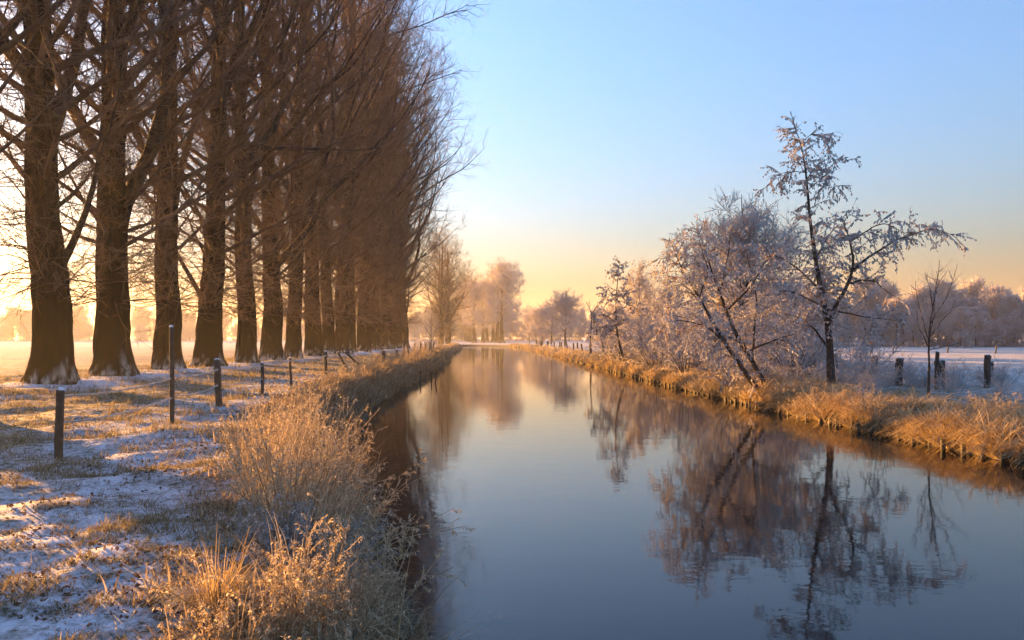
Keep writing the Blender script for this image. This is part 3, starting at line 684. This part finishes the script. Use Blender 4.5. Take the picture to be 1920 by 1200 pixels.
def bank_grass():
    rng = np.random.default_rng(41); mb = MB()
    # right bank: overhanging golden tussocks, fall towards the water
    cl = []
    y = 11.0
    while y < 215:
        for b_ in (rng.uniform(.0, .3), rng.uniform(.3, .9), rng.uniform(.9, 1.9), rng.uniform(1.8, 3.4)): cl.append((Xr(y) + b_, y + rng.uniform(-.4, .4) * (1 + y / 60), rng.uniform(.45, 1.35), b_))
        y += .42 * (1 + y / 45)
    for (cx, cy, s_, b_) in cl:
        n = int(np.clip(200 * 22 / cy, 14, 230)); far = 1 + cy / 40
        x = cx + rng.normal(size=n) * .11 * s_ * (1 + cy / 130); yv = cy + rng.normal(size=n) * .12 * s_ * (1 + cy / 70)
        x = np.maximum(x, Xr(yv) + .05)
        h = rng.uniform(.4, 1.05, n) * s_ * (.95 if b_ < 1 else .8)
        warm = vnoise(np.array([cx * .5]), np.array([cy * .3]), 12)[0]
        c = frost_cols(n, rng, (.30, .19, .075), (.76, .62, .38)) if warm > .3 else frost_cols(n, rng, (.20, .15, .09), (.50, .44, .36))
        mb.add(*blades(x, yv, h, rng, c, lean=.95, K=5 if cy < 30 else 4, w=.0042 * far ** .62, droop=.36, bias=np.array([-.34 if b_ < .9 else -.08, -.1, .1])))
    tag(mb.build("bank_grass", M['grass'], smooth=False), "golden frosted tussock grass overhanging the staked alder-side bank", "grass", kind='stuff')
    # near (left) bank: grass on the slope
    mb = MB(); cl = []; y = 3.6
    while y < 220:
        for a_ in (.25, .7, 1.15, 1.7): 
            if rng.random() < .9: cl.append((Xl(y) - a_ - rng.uniform(-.2, .25), y + rng.uniform(-.3, .3) * (1 + y / 60), rng.uniform(.55, 1.2), a_))
        y += .36 * (1 + y / 40)
    for (cx, cy, s_, a_) in cl:
        n = int(np.clip(135 * 18 / cy, 12, 140)); far = 1 + cy / 40
        x = cx + rng.normal(size=n) * .17 * s_ * (1 + cy / 130); yv = cy + rng.normal(size=n) * .18 * s_ * (1 + cy / 70)
        x = np.minimum(x, Xl(yv) - .05)
        h = rng.uniform(.25, .75, n) * s_ * (1.0 if cy > 11 else .55)
        if a_ > 1.5: h *= .55
        c = frost_cols(n, rng, (.18, .12, .055), (.48, .38, .24))
        mb.add(*blades(x, yv, h, rng, c, lean=.7, K=5 if cy < 16 else 4, w=.0046 * far ** .62, droop=.36, bias=np.array([.3, 0, 0])))
    tag(mb.build("bank_grass", M['grass'], smooth=False), "frosted dry grass covering the dark slope of the poplar-side bank", "grass", kind='stuff')
bank_grass()

# ------------------------------------------------------------------ foreground frosted plants, poplar-side bank
def weed(name, label, loc, seed, nst, h, spread, lean=(0, 0), side=5, nleaf=8, leaf=(.02, .045), cols=((.26, .17, .07), (.62, .52, .36)), up=.0, droop=-.05, group=None, stem_r=.0045, cat="plant", r0=.12):
    rng = np.random.default_rng(seed); e = empty(name, loc, rng.uniform(0, 6.28) * 0); tag(e, label, cat, group)
    a = rng.uniform(0, 6.283, nst); el = np.radians(rng.uniform(45, 88, nst))
    d = np.stack([np.cos(a) * np.cos(el) * spread + lean[0], np.sin(a) * np.cos(el) * spread + lean[1], np.sin(el)], -1)
    rr = r0 * np.sqrt(rng.random(nst))
    P1 = grow(np.stack([np.cos(a) * rr, np.sin(a) * rr, a * 0 - .06], -1), d, h * rng.uniform(.55, 1.1, nst), 7, rng, up=up, wob=.10)
    c1 = np.repeat(frost_cols(nst, rng, *cols) * .8, 8 * 4, 0)
    V, Q = tubes(P1, np.broadcast_to(np.linspace(stem_r, stem_r * .45, 8)[None], (nst, 8)), 4)
    st = MB().add(V, Q, col=c1).build("stems", M['stalk'], e); tag(st, kind="stuff")
    p, dd, t, _ = spawn(P1, side, rng, .25, 1, 46)
    P2 = grow(p, dd, h * rng.uniform(.10, .30, len(p)) * (1.2 - .7 * t), 3, rng, up=droop, wob=.18)
    V, Q = tubes(P2, np.broadcast_to(np.linspace(stem_r * .6, stem_r * .4, 4)[None], (len(P2), 4)), 3)
    tw = MB().add(V, Q, col=np.repeat(frost_cols(len(P2), rng, *cols), 12, 0)).build("side_shoots", M['stalk'], e); tag(tw, kind="stuff")
    if nleaf:
        lf = MB()
        for Pb, k in ((P2, nleaf), (P1, nleaf)):
            p, d, t, _ = spawn(Pb, k, rng, .15, 1, 60); d = d * .7 + np.array([0, 0, -.7]) + rng.normal(size=d.shape) * .35
            V, T, c = leaf_block(p, d, rng.uniform(*leaf, len(p)), rng, frost_cols(len(p), rng, *cols), fold=.9, wid=(.10, .24))
            lf.add(V, None, T, c)
        tag(lf.build("leaves", M['leaf'], e, smooth=False), kind="stuff")
    return e
def on(x, y): return (x, y, g1(x, y) - .02)
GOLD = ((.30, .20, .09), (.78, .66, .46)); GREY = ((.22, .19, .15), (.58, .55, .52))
big = [(-2.55, 8.6, 1.25), (-2.15, 8.1, 1.15), (-2.85, 9.7, 1.25), (-2.45, 9.3, 1.35), (-2.0, 7.3, 1.0), (-2.9, 10.8, 1.15), (-2.3, 10.2, 1.05), (-1.75, 7.9, .95)]
for i, (x, y, h) in enumerate(big):
    weed("frosted_weed", "tall golden frosted weed in the dense clump leaning over the poplar-side bank", on(x, y), 100 + i, 38, h, .55, (.05, 0), 8, 9, (.012, .030), cols=GOLD, group="tall frosted weeds clumped on the poplar-side bank", r0=.3)
weed("frosted_weed", "arching leafy weed stems reaching from the clump out over the dark water", on(-1.55, 7.6), 120, 12, 1.15, .5, (.42, .05), 7, 12, (.025, .045), GOLD, up=-.05)
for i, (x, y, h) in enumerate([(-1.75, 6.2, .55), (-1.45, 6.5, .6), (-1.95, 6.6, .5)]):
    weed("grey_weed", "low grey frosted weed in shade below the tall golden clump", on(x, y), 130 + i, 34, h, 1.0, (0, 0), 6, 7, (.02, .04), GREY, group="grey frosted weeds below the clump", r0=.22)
weed("dock_plant", "bright golden frosted plant with drooping leaves at the water's edge", on(-1.12, 4.95), 140, 46, 1.0, .5, (.02, 0), 10, 18, (.012, .030), GOLD, r0=.24)
weed("dock_plant", "bushy golden frosted plant beside the drooping one, closer to the snow", on(-1.5, 4.7), 141, 40, .62, .8, (.0, 0), 10, 16, (.012, .030), GOLD, r0=.24)
weed("dock_plant", "reddish frosted plant spreading low over the water's edge", on(-.95, 5.5), 142, 12, .6, .8, (.25, 0), 9, 12, (.018, .036), ((.2, .11, .06), (.5, .38, .26)), r0=.2)

def tussock(label, loc, seed, n, h, lean, cols, bias=(0, 0, 0), group=None, w=.0035, r=.12):
    rng = np.random.default_rng(seed); e = empty("grass_tussock", loc); tag(e, label, "grass tussock", group)
    N = n; a = rng.uniform(0, 6.283, N); K = 6
    d = np.stack([np.cos(a) * lean * rng.random(N), np.sin(a) * lean * rng.random(N), np.ones(N)], -1) + np.array(bias)
    P = np.empty((N, K, 3)); q = r * np.sqrt(rng.random(N)); P[:, 0] = np.stack([np.cos(a) * q, np.sin(a) * q, a * 0 - .03], -1); d = unit(d); hh = h * rng.uniform(.5, 1.15, N)
    dr = rng.uniform(.22, .75, N)
    for i in range(K - 1):
        P[:, i + 1] = P[:, i] + d * (hh / (K - 1))[:, None]; d[:, 2] -= dr; d = unit(d)
    MB().add(*ribbons(P, w * np.linspace(1, .2, K)[None] * rng.uniform(.6, 1.4, (N, 1)), frost_cols(N, rng, *cols))).build("blades", M['grass'], e, smooth=False)['kind'] = "stuff"
    return e
TG = ((.24, .15, .055), (.55, .42, .22))
tussock("dry golden grass tussock at the edge of the snow by the drooping plant", on(-1.9, 5.15), 150, 420, .5, .9, TG)
tussock("long arching dry grass bending over the water's edge", on(-.72, 5.0), 151, 130, .95, .7, TG, (.35, 0, 0), w=.0045)
tussock("pale arching grass below the golden frosted plant", on(-1.0, 4.5), 152, 340, .65, .9, TG, (.1, 0, 0))
for i, (x, y, h) in enumerate([(-2.4, 7.9, 1.1), (-2.0, 8.6, 1.05), (-2.75, 9.0, 1.15), (-1.75, 7.0, .9), (-2.6, 10.2, 1.1), (-1.3, 5.05, .85)]):
    tussock("wispy upright frosted grass among the tall golden weeds", on(x, y), 500 + i, 190, h, .55, GOLD, (.05, 0, .5), group="wispy grass among the tall weeds", w=.003, r=.3)
tussock("broad dry grass tussock at the foot of the bushy golden plant", on(-1.55, 4.45), 153, 420, .45, 1.0, TG)
for i, (x, y, h) in enumerate([(-3.55, 6.05, .16), (-3.4, 7.7, .2), (-4.6, 8.1, .2), (-3.2, 9.3, .18), (-4.1, 10.6, .22), (-3.9, 6.9, .14), (-2.9, 5.3, .12), (-5.8, 9.2, .25), (-3.6, 12, .22), (-5.0, 11.8, .22)]):
    tussock("small frosted grass tuft standing in the snow of the poplar-side bank", on(x, y), 160 + i, 170, h, 1.1, ((.13, .10, .035), (.42, .33, .17)), group="small grass tufts in the snow", w=.0028, r=.16)
# bank bushes further along the poplar-side bank
for i, (x, y, h) in enumerate([(-4.6, 17, .8), (-5.2, 19.5, .9), (-5.6, 22, .8), (-6.1, 25, .9), (-6.0, 29, .9), (-6.6, 33, 1.0), (-6.9, 38, 1.0), (-7.1, 44, 1.1), (-7.3, 51, 1.2), (-7.6, 60, 1.3), (-8.2, 70, 1.4), (-9.2, 82, 1.6), (-4.0, 14.4, .8), (-3.5, 12.6, .9), (-10.4, 100, 1.9), (-11.2, 122, 2.2)]):
    weed("bank_weed", "frosted dry weed on the crest of the poplar-side bank along the fence", on(x, y), 180 + i, 30, h, 1.0, (.1, 0), 6, 3, (.03, .06), GOLD, group="dry weeds along the poplar-side bank crest", stem_r=.004 * (1 + y / 30), r0=.35)

wr = np.random.default_rng(66)
for i in range(34):
    y = 12.5 + i * .95 + wr.uniform(-.4, .4); b_ = wr.uniform(.25, 3.2); x = float(Xr(y)) + b_
    red = wr.random() < .35
    weed("tufted_weed", "ragged frosted weed tuft with reddish stalks on the staked bank" if red else "ragged golden frosted weed tuft on the staked bank", on(x, y), 400 + i, 30, wr.uniform(.45, .95), 1.1, (-.12, 0), 6, 7, (.02, .05),
         ((.22, .12, .06), (.52, .36, .22)) if red else GOLD, droop=-.12, group="weed tufts on the staked bank", stem_r=.005, r0=.3)

# ------------------------------------------------------------------ posts, fences, stakes
def post_mesh(name, h, r, rng, mat, sides=9, square=0):
    K = 7; z = np.array([-.35, 0, .25, .5, .75, .97, 1.0]) * h; z[0] = -.35
    th = np.arange(sides) / sides * 6.2832 + .3
    R = r * (1 + .09 * rng.normal(size=(1, sides)) + .05 * rng.normal(size=(K, sides))); R[-1] *= .8
    w = np.cumsum(rng.normal(size=(K, 2)) * r * .08, 0)
    V = np.stack([w[:, :1] + R * np.cos(th), w[:, 1:] + R * np.sin(th), np.repeat(z[:, None], sides, 1) + (np.arange(K) == K - 1)[:, None] * rng.normal(size=(1, sides)) * r * .12], -1).reshape(-1, 3)
    i = (np.arange(K - 1) * sides)[:, None]; j = np.arange(sides)[None]; j2 = (j + 1) % sides
    Q = np.stack([i + j, i + j2, i + sides + j2, i + sides + j], -1).reshape(-1, 4)
    V = np.vstack([V, [w[-1, 0], w[-1, 1], h * 1.005]]); b = (K - 1) * sides; c = len(V) - 1
    T = [(b + q, b + (q + 1) % sides, c) for q in range(sides)]
    return MB().add(V, Q, T).mesh(name, mat)
def cap_mesh(r, rng):
    s = 9; th = np.arange(s) / s * 6.2832; V = []
    for k, (q, zz) in enumerate([(1.06, -.01), (1.02, .012), (.6, .03)]): V += [(r * q * math.cos(t) * rng.uniform(.9, 1.08), r * q * math.sin(t) * rng.uniform(.9, 1.08), zz) for t in th]
    V.append((0, 0, .036)); Q = [(k * s + j, k * s + (j + 1) % s, (k + 1) * s + (j + 1) % s, (k + 1) * s + j) for k in range(2) for j in range(s)]
    T = [(2 * s + j, 2 * s + (j + 1) % s, 3 * s) for j in range(s)]
    return MB().add(V, Q, T).mesh("frost_cap", M['frost'])
prng = np.random.default_rng(77)
fence = empty("wire_fence", (-6.4, 11.3, 0)); tag(fence, "wire fence of weathered wooden posts and frosted wire along the poplars", "fence")
posts = [(-6.40, 11.3, 1.02, .052, None), (-6.55, 15.4, 1.88, .044, "tall thin dark post standing far above its neighbours"), (-7.05, 19.2, 1.12, .072, None), (-7.3, 23.4, .98, .048, None), (-7.4, 26.8, .98, .048, None), (-7.4, 31.9, 1.05, .062, None)]
tops = []
for (x, y, h, r, lab) in posts:
    z = g1(x, y)
    p = bpy.data.objects.new("post", post_mesh("post", h, r, prng, M['post'])); link(p, fence); p.location = (x + 6.4, y - 11.3, z)
    if lab: p['label'] = lab
    p.rotation_euler = (prng.normal() * .02, prng.normal() * .02, prng.uniform(0, 6))
    c = bpy.data.objects.new("frost_cap", cap_mesh(r * .85, prng)); link(c, p); c.location = (0, 0, h)
    tops.append((x, y, z, h))
def wire(a, b, sag, seed, r=.009):
    rng = np.random.default_rng(seed); K = 60; t = np.linspace(0, 1, K)[:, None]
    P = np.array(a) * (1 - t) + np.array(b) * t; P[:, 2] -= sag * 4 * (t * (1 - t))[:, 0]; P += rng.normal(size=P.shape) * .003
    mb = MB(); rr = r * (1 + .9 * rng.random(K)); mb.add(*tubes(P[None], rr[None], 5))
    n = 330; k = rng.integers(0, K - 1, n); f = rng.random((n, 1)); q = P[k] * (1 - f) + P[k + 1] * f; d = rng.normal(size=(n, 3)); d[:, 2] -= .8
    V, F = cones(q, q + unit(d) * rng.uniform(.015, .05, (n, 1)), np.full(n, .009), rng); mb.add(V, None, F)
    o = mb.build("wire", M['wire'], fence); o.location = (6.4, -11.3, 0); return o
for i in range(len(tops) - 1):
    (xa, ya, za, ha), (xb, yb, zb, hb) = tops[i], tops[i + 1]
    for k, hz in enumerate((.93, .55)):
        if i >= 3 and k == 1: continue
        wire((xa, ya, za + hz), (xb, yb, zb + hz - .04), .07, 300 + i * 2 + k)

def lone_post(name, label, x, y, h, r, tilt=(0, 0), group=None, mat='post', cap=True, z=None, cat="post"):
    zz = g1(x, y) if z is None else z
    o = empty(name, (x, y, zz)); o.rotation_euler = (tilt[0], tilt[1], 0); tag(o, label, cat, group)
    link(bpy.data.objects.new("shaft", post_mesh("shaft", h, r, prng, M[mat])), o)
    if cap: c = link(bpy.data.objects.new("frost_cap", cap_mesh(r * .85, prng)), o); c.location = (0, 0, h)
    return o
lone_post("leaning_post", "fence post leaning away from the upright fence, steeper of the two leaning ones", -7.85, 38.6, 1.15, .06, (0, -.50))
lone_post("leaning_post", "fence post tipped furthest over, lying almost halfway to the ground", -7.7, 41.5, 1.35, .06, (0, -.80))
lone_post("post_stump", "short broken post stump on the poplar-side bank crest", -8.4, 52.5, .85, .12)
lone_post("post_stump", "second short stump just beyond the broken one", -8.3, 57.5, .85, .10)
for i, (x, y) in enumerate([(-8.9, 66), (-9.0, 70), (-9.1, 75), (-9.2, 80), (-9.3, 86), (-9.5, 92), (-9.7, 99)]):
    lone_post("fence_post", "small dark fence post in the distant run along the poplar-side bank", x, y, 1.15, .07, (prng.normal() * .05, prng.normal() * .05), "distant fence posts on the poplar-side bank", cap=False)
# field posts, right
for (x, y, h, r, tl, lab) in [(17.6, 39, 1.12, .16, (0, .05), "thick dark field post with a slanted side, beside the tall alder"), (17.0, 35.2, 1.2, .16, (0, .06), "thick dark field post, second from the tall alder"),
                              (18.15, 34, 1.22, .21, (0, -.06), "stoutest field post, directly behind the bare sapling"), (17.0, 32, 1.5, .075, (0, .0), "thin field post squeezed between the sapling and the stoutest post"),
                              (19.6, 33.0, 1.35, .13, (0, .02), "upright field post standing alone past the sapling"), (22.9, 38.2, .95, .10, (0, 0), "short post peeping out behind the lone upright field post"),
                              (14.3, 41, 1.3, .18, (0, .1), "leaning dark stump in the frosted shrubs beside the tall alder trunk"), (16.2, 40, 1.2, .13, (0, -.05), "weathered post half hidden in shrubs next to the thick field posts")]:
    lone_post("field_post", lab, x, y, h, r, tl)
for i, (x, y) in enumerate([(49, 103), (43.5, 102), (55.5, 102), (61, 101), (66.5, 101.5), (71, 100), (38, 104)]):
    lone_post("fence_post", "tiny fence post on the snowy field in front of the wood", x, y, 1.05, .09, (prng.normal() * .08, prng.uniform(-.05, .3)), "fence posts across the snowy field", cap=False)
for i in range(16):
    y = 100 + i * 6.2; x = Xr(y) + 3.2 + .3 * prng.normal()
    lone_post("fence_post", "small dark fence post below the round field trees", float(x), y, 1.25, .12, (prng.normal() * .05, prng.normal() * .05), "fence posts along the alder-side bank", cap=False)
for i in range(9):
    y = 62 + i * 4.0; x = Xr(y) + 4.0 + .3 * prng.normal()
    lone_post("fence_post", "weathered fence post among the shrubs of the alder-side bank", float(x), y, 1.3, .11, (prng.normal() * .06, prng.normal() * .06), "fence posts among the bank shrubs", cap=False)
# revetment stakes along the right bank
stk = [post_mesh("stake", 1.0, .055, prng, M['stake'], 7) for _ in range(5)]
y = 11.5; i = 0
while y < 62:
    o = link(bpy.data.objects.new("bank_stake", stk[i % 5])); o.location = (float(Xr(y)) - .03 + prng.normal() * .03, y, WATER - .35); o.scale = (1, 1, prng.uniform(.42, .62)); o.rotation_euler = (prng.normal() * .05, prng.normal() * .06, prng.uniform(0, 6))
    tag(o, "dark wet stake holding the edge of the alder-side bank at the waterline", "stake", "stakes along the alder-side bank waterline"); y += prng.uniform(.38, .75) * (1 + max(0, y - 25) / 40); i += 1
for (x, y, h) in [(-5.35, 46.5, .95), (-4.75, 47.0, .85), (-4.45, 46.0, .9)]:
    lone_post("water_stake", "thin stake standing in the water off the poplar-side bank", x, y, h, .035, (prng.normal() * .05, prng.normal() * .1), "stakes standing in the water", 'stake', False, WATER - .3, "stake")
